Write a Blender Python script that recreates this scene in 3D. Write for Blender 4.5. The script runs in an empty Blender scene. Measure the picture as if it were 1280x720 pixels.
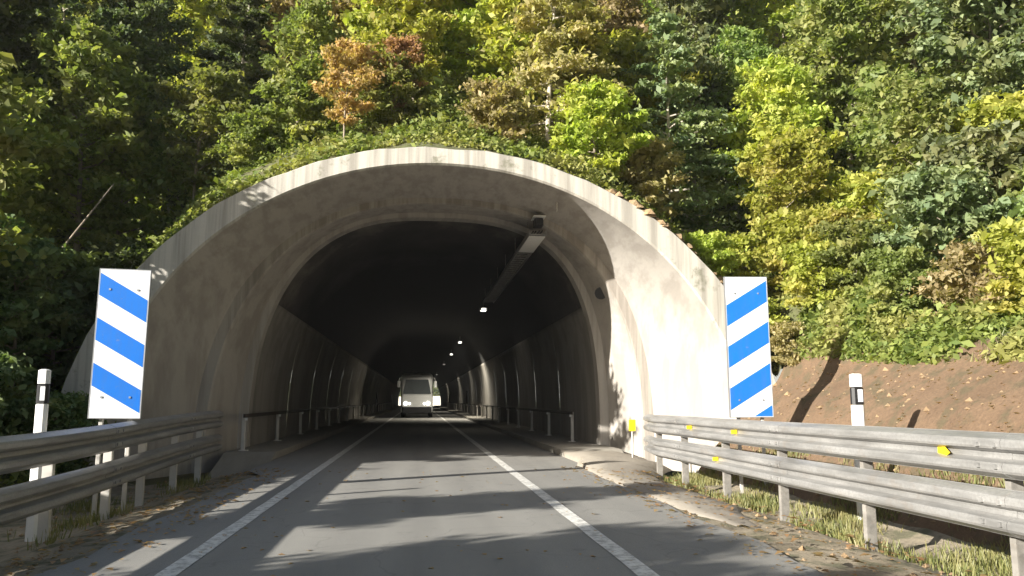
import bpy, bmesh, math, random
import numpy as np
from mathutils import Vector, Matrix
random.seed(7)
rng = np.random.default_rng(11)
R = math.radians
SC = bpy.context.scene
COL = SC.collection
PI = math.pi

# ------------------------------------------------------------------ helpers
def tag(o, label=None, cat=None, group=None, kind=None):
    if label: o['label'] = label
    if cat: o['category'] = cat
    if group: o['group'] = group
    if kind: o['kind'] = kind
    return o

def empty(name, loc=(0, 0, 0), rz=0.0):
    o = bpy.data.objects.new(name, None)
    COL.objects.link(o)
    o.location = loc
    o.rotation_euler = (0, 0, rz)
    o.empty_display_size = 0.2
    return o

class MB:
    def __init__(s):
        s.v, s.f, s.m = [], [], []
    def add(s, vs, fs, mi=0):
        b = len(s.v)
        s.v += [tuple(p) for p in vs]
        for f in fs:
            s.f.append(tuple(i + b for i in f)); s.m.append(mi)
    def box(s, c, d, mi=0, rz=0.0, rx=0.0, bevel=0.0):
        x, y, z = d[0] / 2, d[1] / 2, d[2] / 2
        M = Matrix.Translation(c) @ Matrix.Rotation(rz, 4, 'Z') @ Matrix.Rotation(rx, 4, 'X')
        if bevel > 0:
            b = min(bevel, x * .9, y * .9)
            prof = [(-x + b, -y), (x - b, -y), (x, -y + b), (x, y - b), (x - b, y), (-x + b, y), (-x, y - b), (-x, -y + b)]
            vs = [M @ Vector((px, py, -z)) for px, py in prof] + [M @ Vector((px, py, z - b * .5)) for px, py in prof]
            q = 1 - b / max(x, y)
            vs += [M @ Vector((px * q, py * q, z)) for px, py in prof]
            fs = [tuple(range(7, -1, -1)), tuple(range(16, 24))]
            for k in (0, 8):
                fs += [(k + i, k + (i + 1) % 8, k + 8 + (i + 1) % 8, k + 8 + i) for i in range(8)]
            s.add(vs, fs, mi); return
        vs = [M @ Vector(p) for p in [(-x, -y, -z), (x, -y, -z), (x, y, -z), (-x, y, -z), (-x, -y, z), (x, -y, z), (x, y, z), (-x, y, z)]]
        s.add(vs, [(3, 2, 1, 0), (4, 5, 6, 7), (0, 1, 5, 4), (1, 2, 6, 5), (2, 3, 7, 6), (3, 0, 4, 7)], mi)
    def tube(s, pts, rad, seg=8, mi=0, cap=True):
        pts = [Vector(p) for p in pts]
        n = len(pts)
        if not hasattr(rad, '__len__'): rad = [rad] * n
        rings = []
        up = None
        for i, p in enumerate(pts):
            t = (pts[min(i + 1, n - 1)] - pts[max(i - 1, 0)]).normalized()
            if up is None:
                up = Vector((0, 0, 1)) if abs(t.z) < .9 else Vector((1, 0, 0))
            a = t.cross(up).normalized()
            b = a.cross(t).normalized()
            up = b
            rings.append([p + (a * math.cos(2 * PI * k / seg) + b * math.sin(2 * PI * k / seg)) * rad[i] for k in range(seg)])
        vs = [q for r in rings for q in r]
        fs = []
        for i in range(n - 1):
            for k in range(seg):
                k2 = (k + 1) % seg
                fs.append((i * seg + k, i * seg + k2, (i + 1) * seg + k2, (i + 1) * seg + k))
        if cap:
            fs.append(tuple(range(seg - 1, -1, -1)))
            fs.append(tuple((n - 1) * seg + k for k in range(seg)))
        s.add(vs, fs, mi)
    def strip(s, rows, mi=0, closed=False):
        n = len(rows[0])
        vs = [q for r in rows for q in r]
        fs = []
        for i in range(len(rows) - 1):
            for k in range(n - (0 if closed else 1)):
                k2 = (k + 1) % n
                fs.append((i * n + k, i * n + k2, (i + 1) * n + k2, (i + 1) * n + k))
        s.add(vs, fs, mi)
    def build(s, name, mats, parent=None, smooth=False, loc=None):
        me = bpy.data.meshes.new(name)
        me.from_pydata(s.v, [], s.f)
        if not isinstance(mats, (list, tuple)): mats = [mats]
        for m in mats: me.materials.append(m)
        me.polygons.foreach_set('material_index', s.m)
        if smooth: me.polygons.foreach_set('use_smooth', [True] * len(s.f))
        me.update()
        o = bpy.data.objects.new(name, me)
        COL.objects.link(o)
        if parent: o.parent = parent
        if loc: o.location = loc
        return o

def fast_mesh(name, V, F, mat, smooth=False):
    """V (n,3), F (m,4) numpy -> mesh"""
    me = bpy.data.meshes.new(name)
    me.vertices.add(len(V)); me.vertices.foreach_set('co', V.astype(np.float32).ravel())
    k = F.shape[1]
    me.loops.add(F.size); me.loops.foreach_set('vertex_index', F.astype(np.int32).ravel())
    me.polygons.add(len(F))
    me.polygons.foreach_set('loop_start', np.arange(0, F.size, k, dtype=np.int32))
    me.polygons.foreach_set('loop_total', np.full(len(F), k, dtype=np.int32))
    if smooth: me.polygons.foreach_set('use_smooth', np.ones(len(F), dtype=bool))
    me.materials.append(mat)
    me.update(calc_edges=True)
    return me

def bevel(o, w, seg=2):
    m = o.modifiers.new('bevel', 'BEVEL'); m.width = w; m.segments = seg; m.limit_method = 'ANGLE'; m.angle_limit = R(40)
    return o

# ------------------------------------------------------------------ materials
def mat(name):
    m = bpy.data.materials.new(name); m.use_nodes = True
    nt = m.node_tree
    return m, nt, nt.nodes['Principled BSDF']
def N(nt, t, **k):
    n = nt.nodes.new(t)
    for a, b in k.items(): setattr(n, a, b)
    return n
def L(nt, a, b): nt.links.new(a, b)
def coords(nt, scale=(1, 1, 1), obj=True, rot=(0, 0, 0)):
    tc = N(nt, 'ShaderNodeTexCoord'); mp = N(nt, 'ShaderNodeMapping')
    mp.inputs['Scale'].default_value = scale; mp.inputs['Rotation'].default_value = rot
    L(nt, tc.outputs['Object'], mp.inputs['Vector'])
    return mp.outputs['Vector']
def noise(nt, vec, scale, detail=5, rough=.6, dist=0):
    n = N(nt, 'ShaderNodeTexNoise')
    n.inputs['Scale'].default_value = scale; n.inputs['Detail'].default_value = detail
    n.inputs['Roughness'].default_value = rough; n.inputs['Distortion'].default_value = dist
    if vec is not None: L(nt, vec, n.inputs['Vector'])
    return n.outputs['Fac']
def ramp(nt, fac, stops):
    r = N(nt, 'ShaderNodeValToRGB')
    e = r.color_ramp.elements
    while len(e) < len(stops): e.new(.5)
    for el, (p, c) in zip(e, stops):
        el.position = p
        el.color = (c, c, c, 1) if not hasattr(c, '__len__') else (*c, 1)
    L(nt, fac, r.inputs['Fac'])
    return r.outputs['Color']
def mix(nt, fac, a, b, mode='MIX'):
    m = N(nt, 'ShaderNodeMix', data_type='RGBA', blend_type=mode)
    for sock, v in ((m.inputs[0], fac), (m.inputs[6], a), (m.inputs[7], b)):
        if hasattr(v, 'node'): L(nt, v, sock)
        elif hasattr(v, '__len__'): sock.default_value = (*v, 1)
        else: sock.default_value = v
    return m.outputs[2]
def bump(nt, bs, h, strength=.3, dist=.02):
    b = N(nt, 'ShaderNodeBump'); b.inputs['Strength'].default_value = strength; b.inputs['Distance'].default_value = dist
    L(nt, h, b.inputs['Height']); L(nt, b.outputs['Normal'], bs.inputs['Normal'])

def simple(name, col, rough=.6, metal=0.0, var=.25, sc=6.0, bmp=.1):
    m, nt, bs = mat(name)
    v = coords(nt)
    c = mix(nt, noise(nt, v, sc), tuple(x * (1 - var) for x in col), tuple(min(1, x * (1 + var)) for x in col))
    L(nt, c, bs.inputs['Base Color'])
    bs.inputs['Roughness'].default_value = rough; bs.inputs['Metallic'].default_value = metal
    bump(nt, bs, noise(nt, v, sc * 8), bmp, .004)
    return m

def concrete(name, base, dark, streak=.6, moss=None):
    m, nt, bs = mat(name)
    st = noise(nt, coords(nt, (2.2, .7, .10)), 1.6, 6, .6)
    st2 = noise(nt, coords(nt, (9, 1.6, .25)), 1.5, 4, .6)
    bl = noise(nt, coords(nt), .55, 6, .6, .4)
    fine = noise(nt, coords(nt), 22, 8, .7)
    c = mix(nt, ramp(nt, st, [(.44, 0), (.60, streak)]), base, dark)
    c = mix(nt, ramp(nt, st2, [(.5, 0), (.72,   .35 * streak)]), c, tuple(x * .75 for x in dark))
    c = mix(nt, ramp(nt, bl, [(.3, 0), (.8, .4)]), c, tuple(x * .8 for x in base))
    c = mix(nt, ramp(nt, fine, [(.3, .0), (.8, .22)]), c, tuple(x * .5 for x in base))
    if moss:
        ms = noise(nt, coords(nt), 1.3, 9, .75)
        c = mix(nt, ramp(nt, ms, [(.56, 0), (.66, .8)]), c, moss)
    L(nt, c, bs.inputs['Base Color']); bs.inputs['Roughness'].default_value = .9
    bump(nt, bs, mix(nt, .5, fine, bl), .35, .03)
    return m

M = {}
M['concrete'] = concrete('weathered_concrete', (.42, .385, .34), (.2, .175, .15), .8)
M['concrete_in'] = concrete('inner_concrete', (.44, .41, .37), (.25, .225, .195), .6)
M['concrete_rim'] = concrete('rim_concrete', (.56, .53, .47), (.24, .22, .19), .8, (.15, .15, .10))
M['wall_panel'] = concrete('tunnel_wall_lining', (.29, .27, .24), (.17, .16, .145), .7)
M['apron'] = concrete('dusty_apron_concrete', (.33, .295, .245), (.22, .19, .155), .3, (.16, .14, .10))
M['vault'] = simple('black_vault', (.014, .0135, .013), .9, 0, .4, 1.2)
m_, nt_, bs_ = mat('vault_fade')        # black vault; daylight fading in from the mouth is painted into its colour
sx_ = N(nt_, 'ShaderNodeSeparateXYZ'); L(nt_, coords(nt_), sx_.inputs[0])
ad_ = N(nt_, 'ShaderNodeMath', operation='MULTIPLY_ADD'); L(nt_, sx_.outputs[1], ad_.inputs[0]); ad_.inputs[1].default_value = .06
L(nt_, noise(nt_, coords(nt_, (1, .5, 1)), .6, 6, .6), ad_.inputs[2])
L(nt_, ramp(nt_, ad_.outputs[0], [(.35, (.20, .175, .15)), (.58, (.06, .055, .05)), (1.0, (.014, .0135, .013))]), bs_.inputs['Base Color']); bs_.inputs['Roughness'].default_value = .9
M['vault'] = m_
M['kerb'] = concrete('kerb_concrete', (.30, .28, .24), (.18, .16, .14), .3)

def asphalt():
    m, nt, bs = mat('asphalt')
    v = coords(nt)
    ag = noise(nt, v, 90, 3, .8)
    big = noise(nt, coords(nt, (1, .12, 1)), 1.2, 6, .6)
    pt = noise(nt, v, .7, 5, .6, .6)
    c = mix(nt, ag, (.14, .136, .127), (.46, .445, .41))
    c = mix(nt, ramp(nt, big, [(.35, 0), (.75, .5)]), c, (.16, .158, .15))
    c = mix(nt, ramp(nt, pt, [(.5, 0), (.75, .35)]), c, (.32, .305, .27))
    # thin sealed cracks
    vo = N(nt, 'ShaderNodeTexVoronoi', feature='DISTANCE_TO_EDGE'); vo.inputs['Scale'].default_value = .35
    dv = N(nt, 'ShaderNodeVectorMath', operation='ADD')
    nn = N(nt, 'ShaderNodeTexNoise'); nn.inputs['Scale'].default_value = 1.5; L(nt, v, nn.inputs['Vector'])
    L(nt, v, dv.inputs[0]); L(nt, nn.outputs['Color'], dv.inputs[1]); L(nt, dv.outputs[0], vo.inputs['Vector'])
    c = mix(nt, ramp(nt, vo.outputs['Distance'], [(.0, .22), (.006, 0)]), c, (.04, .04, .04))
    # polished wheel tracks and an oily middle
    sx = N(nt, 'ShaderNodeSeparateXYZ'); L(nt, v, sx.inputs[0])
    ab = N(nt, 'ShaderNodeMath', operation='ABSOLUTE'); L(nt, sx.outputs[0], ab.inputs[0])
    mrn = N(nt, 'ShaderNodeMath', operation='MULTIPLY'); L(nt, ab.outputs[0], mrn.inputs[0]); mrn.inputs[1].default_value = .25
    tr_ = ramp(nt, mrn.outputs[0], [(.0, .30), (.08, .05), (.20, .28), (.30, .02), (.6, .15)])
    c = mix(nt, mix(nt, .5, tr_, mix(nt, 1.0, tr_, big, 'MULTIPLY')), c, (.09, .088, .085))
    sp_ = noise(nt, v, 2.4, 10, .8, .3)
    c = mix(nt, ramp(nt, sp_, [(.58, 0), (.70, .5)]), c, (.08, .078, .075))
    L(nt, c, bs.inputs['Base Color']); bs.inputs['Roughness'].default_value = .8
    bump(nt, bs, ag, .5, .008)
    return m
M['asphalt'] = asphalt()

def paint():
    m, nt, bs = mat('road_paint')
    v = coords(nt)
    w = noise(nt, v, 9, 9, .8)
    w2 = noise(nt, coords(nt, (4, .4, 1)), 3, 5, .6)
    c = mix(nt, ramp(nt, w, [(.46, 0), (.6, .85)]), (.76, .75, .71), (.30, .29, .27))
    c = mix(nt, ramp(nt, w2, [(.5, 0), (.8, .45)]), c, (.38, .37, .35))
    L(nt, c, bs.inputs['Base Color']); bs.inputs['Roughness'].default_value = .7
    bump(nt, bs, w, .3, .004)
    return m
M['paint'] = paint()

def ground_mat(name, a, b, c3, sc=.8):
    m, nt, bs = mat(name)
    v = coords(nt)
    n1 = noise(nt, v, sc, 8, .65); n2 = noise(nt, v, sc * 14, 8, .75); n3 = noise(nt, v, sc * 2.3, 5, .6)
    c = mix(nt, ramp(nt, n1, [(.35, 0), (.65, 1)]), a, b)
    c = mix(nt, ramp(nt, n3, [(.5, 0), (.62, .85)]), c, c3)
    c = mix(nt, ramp(nt, n2, [(.35, .55), (.65, 0)]), c, tuple(x * .45 for x in a))
    L(nt, c, bs.inputs['Base Color']); bs.inputs['Roughness'].default_value = 1
    bump(nt, bs, mix(nt, .5, n1, n2), .8, .08)
    return m
M['verge'] = ground_mat('verge_soil', (.44, .37, .27), (.30, .25, .17), (.10, .11, .05), 1.2)
M['dirt'] = ground_mat('brown_earth', (.165, .105, .062), (.23, .15, .09), (.12, .10, .055), 1.3)
M['soil'] = ground_mat('forest_floor', (.13, .115, .06), (.10, .12, .045), (.13, .15, .05))
M['plain'] = ground_mat('open_ground', (.16, .16, .08), (.12, .14, .06), (.20, .17, .10), .05)

def galv(name, col, rough=.5, rust=.15):
    m, nt, bs = mat(name)
    v = coords(nt)
    n1 = noise(nt, coords(nt, (3, .5, 3)), 2.5, 6, .6); n2 = noise(nt, v, 30, 4, .7); n3 = noise(nt, v, 3, 8, .75)
    c = mix(nt, ramp(nt, n1, [(.3, 0), (.7, 1)]), tuple(x * .62 for x in col), tuple(min(1, x * 1.2) for x in col))
    c = mix(nt, ramp(nt, n2, [(.45, 0), (.6, .35)]), c, tuple(x * .6 for x in col))
    c = mix(nt, ramp(nt, n3, [(.55, 0), (.75, rust * 2)]), c, (.24, .17, .11))
    L(nt, c, bs.inputs['Base Color']); bs.inputs['Metallic'].default_value = .35
    bs.inputs['Roughness'].default_value = rough
    bump(nt, bs, n2, .08, .003)
    return m
M['galv'] = galv('galvanised_steel', (.35, .345, .335), .42, .2)
M['galv_dull'] = galv('dull_galvanised_steel', (.36, .34, .31), .6, .3)
M['post_white'] = simple('pale_post_steel', (.5, .48, .44), .6, .1, .15)
M['rail_dark'] = simple('dark_rail', (.05, .04, .035), .6, .2, .3)
M['black'] = simple('black_plastic', (.018, .018, .02), .5, 0, .2)
M['white_plastic'] = simple('white_plastic', (.74, .74, .72), .45, 0, .08, 3)
def sheeting(name, col):
    m, nt, bs = mat(name)
    a = noise(nt, coords(nt, (5, 5, .7)), 2, 7, .7); b = noise(nt, coords(nt), 14, 8, .75); c2 = noise(nt, coords(nt), 1.1, 4, .6)
    c = mix(nt, ramp(nt, a, [(.48, 0), (.75, .45)]), col, tuple(x * .6 + .05 for x in col))
    c = mix(nt, ramp(nt, b, [(.6, 0), (.72, .5)]), c, (.25, .23, .2))
    c = mix(nt, ramp(nt, c2, [(.4, 0), (.7, .18)]), c, tuple(x * .55 for x in col))
    L(nt, c, bs.inputs['Base Color']); bs.inputs['Roughness'].default_value = .4
    return m
M['sign_white'] = sheeting('reflective_white', (.78, .80, .83))
M['sign_blue'] = sheeting('reflective_blue', (.008, .155, .60))
M['sign_back'] = simple('aluminium_back', (.42, .43, .44), .4, .6, .1)
M['yellow'] = simple('yellow_reflector', (.85, .62, .02), .35, 0, .1)
M['orange'] = simple('orange_reflector', (.85, .25, .02), .35, 0, .1)
M['rock'] = ground_mat('ochre_stone', (.42, .28, .15), (.36, .27, .17), (.30, .20, .11), 1.5)

def lamp_mat(st=1.5):
    m, nt, bs = mat('lit_diffuser')
    bs.inputs['Base Color'].default_value = (.8, .8, .78, 1)
    bs.inputs['Emission Color'].default_value = (1, .96, .85, 1)
    bs.inputs['Emission Strength'].default_value = st
    return m
M['lamp'] = lamp_mat()
M['lamp_dim'] = lamp_mat(.12)

def bark(name, a, b):
    m, nt, bs = mat(name)
    n1 = noise(nt, coords(nt, (6, 6, 1.2)), 3, 7, .7)
    c = mix(nt, ramp(nt, n1, [(.35, 0), (.65, 1)]), a, b)
    L(nt, c, bs.inputs['Base Color']); bs.inputs['Roughness'].default_value = .95
    bump(nt, bs, n1, .6, .02)
    return m
M['bark'] = bark('grey_bark', (.16, .13, .095), (.33, .28, .22))
M['bark_pale'] = bark('pale_bark', (.38, .33, .26), (.55, .50, .42))

def leafmat(name, a, b, c3, trans=.35):
    """a/b leaf tones mixed per leaf, c3 an occasional dry or young leaf"""
    m, nt, bs = mat(name)
    out = nt.nodes['Material Output']
    g = N(nt, 'ShaderNodeNewGeometry'); oi = N(nt, 'ShaderNodeObjectInfo')
    rp = g.outputs['Random Per Island']
    c = mix(nt, rp, a, b)
    cl = noise(nt, coords(nt), .9, 3, .6)
    c = mix(nt, ramp(nt, cl, [(.45, 0), (.62, .75)]), c, c3)
    h = N(nt, 'ShaderNodeHueSaturation')
    mr = N(nt, 'ShaderNodeMapRange'); mr.inputs[3].default_value = .475; mr.inputs[4].default_value = .52
    mv = N(nt, 'ShaderNodeMapRange'); mv.inputs[3].default_value = .85; mv.inputs[4].default_value = 1.35
    L(nt, oi.outputs['Random'], mr.inputs[0]); L(nt, oi.outputs['Random'], mv.inputs[0])
    L(nt, mr.outputs[0], h.inputs['Hue']); L(nt, mv.outputs[0], h.inputs['Value']); L(nt, c, h.inputs['Color'])
    L(nt, h.outputs[0], bs.inputs['Base Color'])
    bs.inputs['Roughness'].default_value = .55
    tr = N(nt, 'ShaderNodeBsdfTranslucent'); ms = N(nt, 'ShaderNodeMixShader')
    bright = mix(nt, 1.0, h.outputs[0], (1.5, 1.6, .7), 'MULTIPLY')
    L(nt, bright, tr.inputs['Color'])
    ms.inputs[0].default_value = trans
    L(nt, bs.outputs[0], ms.inputs[1]); L(nt, tr.outputs[0], ms.inputs[2]); L(nt, ms.outputs[0], out.inputs['Surface'])
    return m
LM = {
    'green': leafmat('green_leaves', (.13, .175, .05), (.23, .28, .09), (.33, .33, .12), .42),
    'yellowgreen': leafmat('yellow_green_leaves', (.23, .27, .05), (.37, .40, .08), (.46, .42, .11), .4),
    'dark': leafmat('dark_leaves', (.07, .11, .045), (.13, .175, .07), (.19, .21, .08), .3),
    'autumn': leafmat('autumn_leaves', (.34, .20, .10), (.44, .28, .14), (.30, .24, .10)),
    'straw': leafmat('straw_coloured_leaves', (.27, .25, .11), (.40, .35, .17), (.46, .38, .20), .4),
    'bluegreen': leafmat('blue_green_leaves', (.11, .15, .075), (.19, .235, .11), (.26, .27, .12), .3),
    'grass': leafmat('grass_blades', (.10, .12, .035), (.19, .18, .065), (.25, .21, .10), .2),
    'cover': leafmat('cover_leaves', (.10, .14, .035), (.22, .25, .06), (.30, .28, .10), .3),
}

# ------------------------------------------------------------------ terrain
CX, RO_A, RO_B = .42, 7.9, 7.03           # outer edge of the portal rim
YF = 17.5                                   # plane of the portal face
def ss(a, b, x):
    t = np.clip((x - a) / (b - a), 0, 1); return t * t * (3 - 2 * t)
def wob(x, y):
    return (np.sin(x * 1.3 + y * .7) * .5 + np.sin(x * .61 - y * 1.13 + 1.3) * .6 + np.sin(x * 2.9 + 1.7 * y + .4) * .22
            + np.sin(x * .23 + y * .31 + 2) * 1.2)
def bank(x, y):
    x = np.asarray(x, float); y = np.asarray(y, float)
    r = np.where(x > 0, np.interp(x, [0, 3.3, 4.5, 5.2, 6.1, 7.4, 8.7, 12, 200], [-.03, -.03, -.10, -.3, -.22, 1.3, 2.2, 3.15, 3.15 + .62 * 188]), 0)
    l0 = np.interp(-x, [0, 2.9, 3.9, 4.6, 5.8, 6.6], [-.03, -.03, -.14, -.3, -.32, .0])
    l1 = np.maximum(0, -x - 6.6) * .62
    capz = 2.2 + np.maximum(0, y - 9) * .6
    l = l0 + np.where(l1 < capz, l1, capz + (l1 - capz) * .15)
    z = np.where(x > 0, r, l)
    z = z - .08 * ss(13, 8.5, y) * ss(6.6, 8.6, x)
    z = z + 1.5 * ss(12.5, 17.3, y) * ss(7.9, 9.3, x) * np.where(y > YF, np.exp(-(y - YF) / 8), 1)
    amp = np.clip((np.abs(x) - 6.2) / 5, 0, 1)
    z = z + amp * wob(x, y) * np.where(x > 0, .12, .28) + (np.abs(x) > 3.2) * .02 * np.sin(x * 7 + y * 5)
    return np.minimum(z, 30)
def ext(x):
    t = 1 - ((np.asarray(x, float) - CX) / RO_A) ** 2
    return RO_B * np.sqrt(np.clip(t, 0, 1))
def H(x, y):
    x = np.asarray(x, float); y = np.asarray(y, float)
    b = bank(x, y)
    z = np.maximum(b, ext(x) - .06)
    d = np.maximum(0, y - YF - .15)
    up = .50 * d + .25 * wob(x, y) * np.clip(d / 4, 0, 1)
    z = z + up
    z = np.where(y > 80, np.minimum(z, 34 + wob(x, y)), z)
    end = ss(189, 130, y)
    z = z * end + np.maximum(8.2, b * .3) * (1 - end)
    return z
def Z(x, y):
    return float(H(x, y)) if y > YF + .1 else float(bank(x, y))

def grid(name, xs, ys, fn, m, smooth=True):
    X, Y = np.meshgrid(xs, ys)
    V = np.stack([X, Y, fn(X, Y)], -1).reshape(-1, 3)
    nx, ny = len(xs), len(ys)
    i = np.arange(nx - 1)[None, :] + np.arange(ny - 1)[:, None] * nx
    F = np.stack([i, i + 1, i + nx + 1, i + nx], -1).reshape(-1, 4)
    return V, F
def link(name, me, parent=None):
    o = bpy.data.objects.new(name, me); COL.objects.link(o)
    if parent: o.parent = parent
    return o

# far flat ground, reaching the horizon
mb = MB(); mb.add([(-2400, -2100, -.5), (2400, -2100, -.5), (2400, 2700, -.5), (-2400, 2700, -.5)], [(0, 1, 2, 3)])
tag(mb.build('ground', M['plain']), kind='structure')

def band(name, x0, x1, nx, m, y0=-40, y1=YF, dy=.35):
    xs = np.linspace(x0, x1, nx); ys = np.arange(y0, y1 + dy, dy); ys[-1] = y1
    V, F = grid(name, xs, ys, bank, m)
    return tag(link(name, fast_mesh(name, V, F, m, True)), kind='structure')
band('verge', -5.9, 6.15, 60, M['verge'])
band('earth_bank', 6.15, 8.85, 16, M['dirt'])
band('slope', 8.85, 60, 120, M['soil'])
band('bank', -60, -5.9, 120, M['soil'])
# hillside over the tunnel
xs = np.concatenate([np.linspace(-90, -12, 50), np.linspace(-11.7, 12, 100), np.linspace(12.5, 100, 55)])
ys = np.concatenate([np.linspace(YF + .12, 30, 40), np.linspace(30.6, 80, 45), np.linspace(82, 189, 40)])
V, F = grid('hillside', xs, ys, H, None)
tag(link('hillside', fast_mesh('hillside', V, F, M['soil'], True)), kind='structure')

# ------------------------------------------------------------------ road
mb = MB()
rows = []
for y in list(np.arange(-40, 60, 1.0)) + list(np.arange(60, 420, 10.0)):
    rows.append([(x, y, .0 + .012 * (1 - (x / 3.4) ** 2)) for x in np.linspace(-3.05, 3.38, 9)])
rows2 = []
for r in rows:
    y = r[0][1]; ex = .05 * math.sin(y * 1.7) + .04 * math.sin(y * 4.1)
    r[0] = (r[0][0] + (ex if y < 17 else -.35), y, -.01); r[-1] = (r[-1][0] + (ex if y < 17 else .25), y, -.01)
mb.strip(rows); mb.build('road', M['asphalt'], smooth=True)
tag(bpy.data.objects['road'], kind='structure')
for nm, x in (('left', -1.98), ('right', 1.85)):
    mb = MB(); rr = []
    for y in np.arange(-38, 410, .5 if True else 1):
        j = .006 * math.sin(y * 9.1 + x)
        z = .012 * (1 - (x / 3.4) ** 2) + .006
        rr.append([(x - .085 + j, y, z), (x + .085 + j * .5, y, z)])
    mb.strip(rr)
    tag(mb.build('edge_line', M['paint']), kind='structure')

# concrete apron between road and right guardrail
mb = MB(); rr = []
for y in np.arange(9.2, YF + 4.2, .25):
    k = float(ss(9.2, 10.6, y)); xi = 3.42 + .025 * math.sin(y * 1.9) + .015 * math.sin(y * 5.3) + .3 * (1 - k)
    if y > YF: xi = 3.62
    top = -.05 + .056 * float(ss(9.2, 11, y)) + .12 * float(ss(14.5, 18, y)); bk = float(bank(3.85, min(y, YF))) + .012
    xo = 3.85 + .7 * float(ss(7, 12.5, y)) + .06 * math.sin(y * 1.3) + .04 * math.sin(y * 4.7) + 1.1 * float(ss(15.5, YF + .3, y))
    d = .008 * math.sin(y * 3) + .006 * math.sin(y * 7.7)
    rr.append([(xi, y, -.05), (xi + .04, y, top * .8 + .001), (xi + .3 * (xo - xi), y, top + d), (xi + .6 * (xo - xi), y, top - .015 - d), (xi + .85 * (xo - xi), y, top * .6 - .05 + d), (xo, y, -.14)])
mb.strip(rr)
tag(mb.build('apron', M['apron'], smooth=True), kind='structure')

# walkways inside the tunnel
YB, YE = 22.5, 187.0
for nm, s, x0, x1 in (('l', -1, -3.42, -4.62), ('r', 1, 3.62, 5.2)):
    mb = MB()
    y0 = 20.3 if s < 0 else YF + 3.0
    mb.box(((x0 + x1) / 2, (y0 + YE) / 2, -.085), (abs(x1 - x0), YE - y0, .47), bevel=.03)
    a, b = min(x0, x1), max(x0, x1)
    mb.add([(a, y0 - 1.6, -.3), (b, y0 - 1.6, -.3), (b, y0 - .004, .148), (a, y0 - .004, .148), (a, y0 - .004, -.3), (b, y0 - .004, -.3)], [(0, 1, 2, 3), (1, 5, 2), (0, 3, 4)])
    o = mb.build('walkway', M['kerb']); tag(o, kind='structure')

# ------------------------------------------------------------------ portal and tunnel
def arch(a, b, cx, n, y, num=72, z0=-.35, nr=None):
    nr = nr or n
    pts = [(cx - a, y, z0)]
    for i in range(num + 1):
        t = PI - PI * i / num
        c, s_ = math.cos(t), math.sin(t); m = nr if c > 0 else n
        pts.append((cx + a * math.copysign(abs(c) ** (2 / m), c), y, b * abs(s_) ** (2 / m)))
    pts.append((cx + a, y, z0))
    return pts
portal = empty('tunnel_portal', (0, YF, 0))
tag(portal, 'wide weathered concrete arch portal of the road tunnel with a flared mouth', 'tunnel portal')
def lo(pts, y0=YF): return [(p[0], p[1] - y0, p[2]) for p in pts]
def jit(pts, amp, seed):
    r = random.Random(seed); out = []
    for i, p in enumerate(pts):
        k = amp * (math.sin(i * 1.7 + seed) * .5 + math.sin(i * .63 + seed * 2) * .5 + r.uniform(-.4, .4))
        out.append((p[0], p[1], p[2] + k) if 2 < i < len(pts) - 3 else p)
    return out
# inner edge (front), ring A step, ring B
FI = arch(6.9, 6.64, .32, 2.05, YF + .002)
mb = MB()                                    # front face of the rim with a chamfer, and its top
outer = jit(arch(RO_A, RO_B, CX, 2.0, YF), .025, 3)
outer_b = jit(arch(RO_A + .02, RO_B + .03, CX, 2.0, YF + .06), .025, 3)
outer_back = jit(arch(RO_A + .1, RO_B + .12, CX, 2.0, YF + 1.1), .03, 5)
inner = arch(7.07, 6.68, .43, 2.05, YF)
inner2 = arch(7.03, 6.64, .43, 2.05, YF + .05)
mb.strip([lo(outer_back), lo(outer_b), lo(outer), lo(inner), lo(inner2)])
mb.build('rim', M['concrete_rim'], portal, smooth=False)
# flare
A0 = arch(5.75, 6.62, .33, 2.3, 20.45, nr=2.6)
rowsf = [lo(inner2)]
for k in (.25, .5, .75, 1.0):
    rowsf.append([(a[0] * (1 - k) + b[0] * k, a[1] * (1 - k) + b[1] * k - YF, a[2] * (1 - k) + b[2] * k) for a, b in zip(inner2, A0)])
mb = MB(); mb.strip(rowsf); mb.build('flared_lining', M['concrete_in'], portal, smooth=True)
# step ring and collar
A1 = arch(5.5, 6.50, .33, 2.3, 20.49, nr=2.6)
A1b = arch(5.46, 6.48, .33, 2.3, 20.56, nr=2.6)
B0 = arch(5.08, 6.70, .28, 2.5, YB - .05, nr=3.0)
B1 = arch(4.84, 6.57, .28, 2.6, YB, nr=3.1)
B2 = arch(4.84, 6.58, .28, 2.6, YB + .5, nr=3.1)
mb = MB(); mb.strip([lo(A0), lo(A1), lo(A1b)]); mb.build('step_ring', M['concrete'], portal)
mb = MB(); mb.strip([lo(A1b), lo(B0), lo(B1), lo(B2)]); mb.build('collar', M['concrete_in'], portal)
# ochre earth and stones spilling over the right shoulder
mb = MB(); rq = random.Random(4)
for k in range(150):
    x = rq.uniform(4.2, 7.0); r = rq.uniform(.07, .2)
    zc = float(ext(x)) + .03; yc = rq.uniform(.05, .9)
    vs = []
    for a, b in [(0, 1)] + [(i_ * PI / 3, 0) for i_ in range(6)] + [(i_ * PI / 3 + .5, .6) for i_ in range(6)]:
        q = r * rq.uniform(.75, 1.25)
        vs.append((x + q * math.cos(a) * math.cos(b * 1.5), yc + q * math.sin(a) * math.cos(b * 1.5), zc + q * .8 * math.sin(b * 1.5)))
    fs = [(1 + i_, 1 + (i_ + 1) % 6, 7 + i_) for i_ in range(6)] + [(1 + (i_ + 1) % 6, 7 + (i_ + 1) % 6, 7 + i_) for i_ in range(6)] + [(7 + i_, 7 + (i_ + 1) % 6, 0) for i_ in range(6)]
    mb.add(vs, fs)
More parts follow.
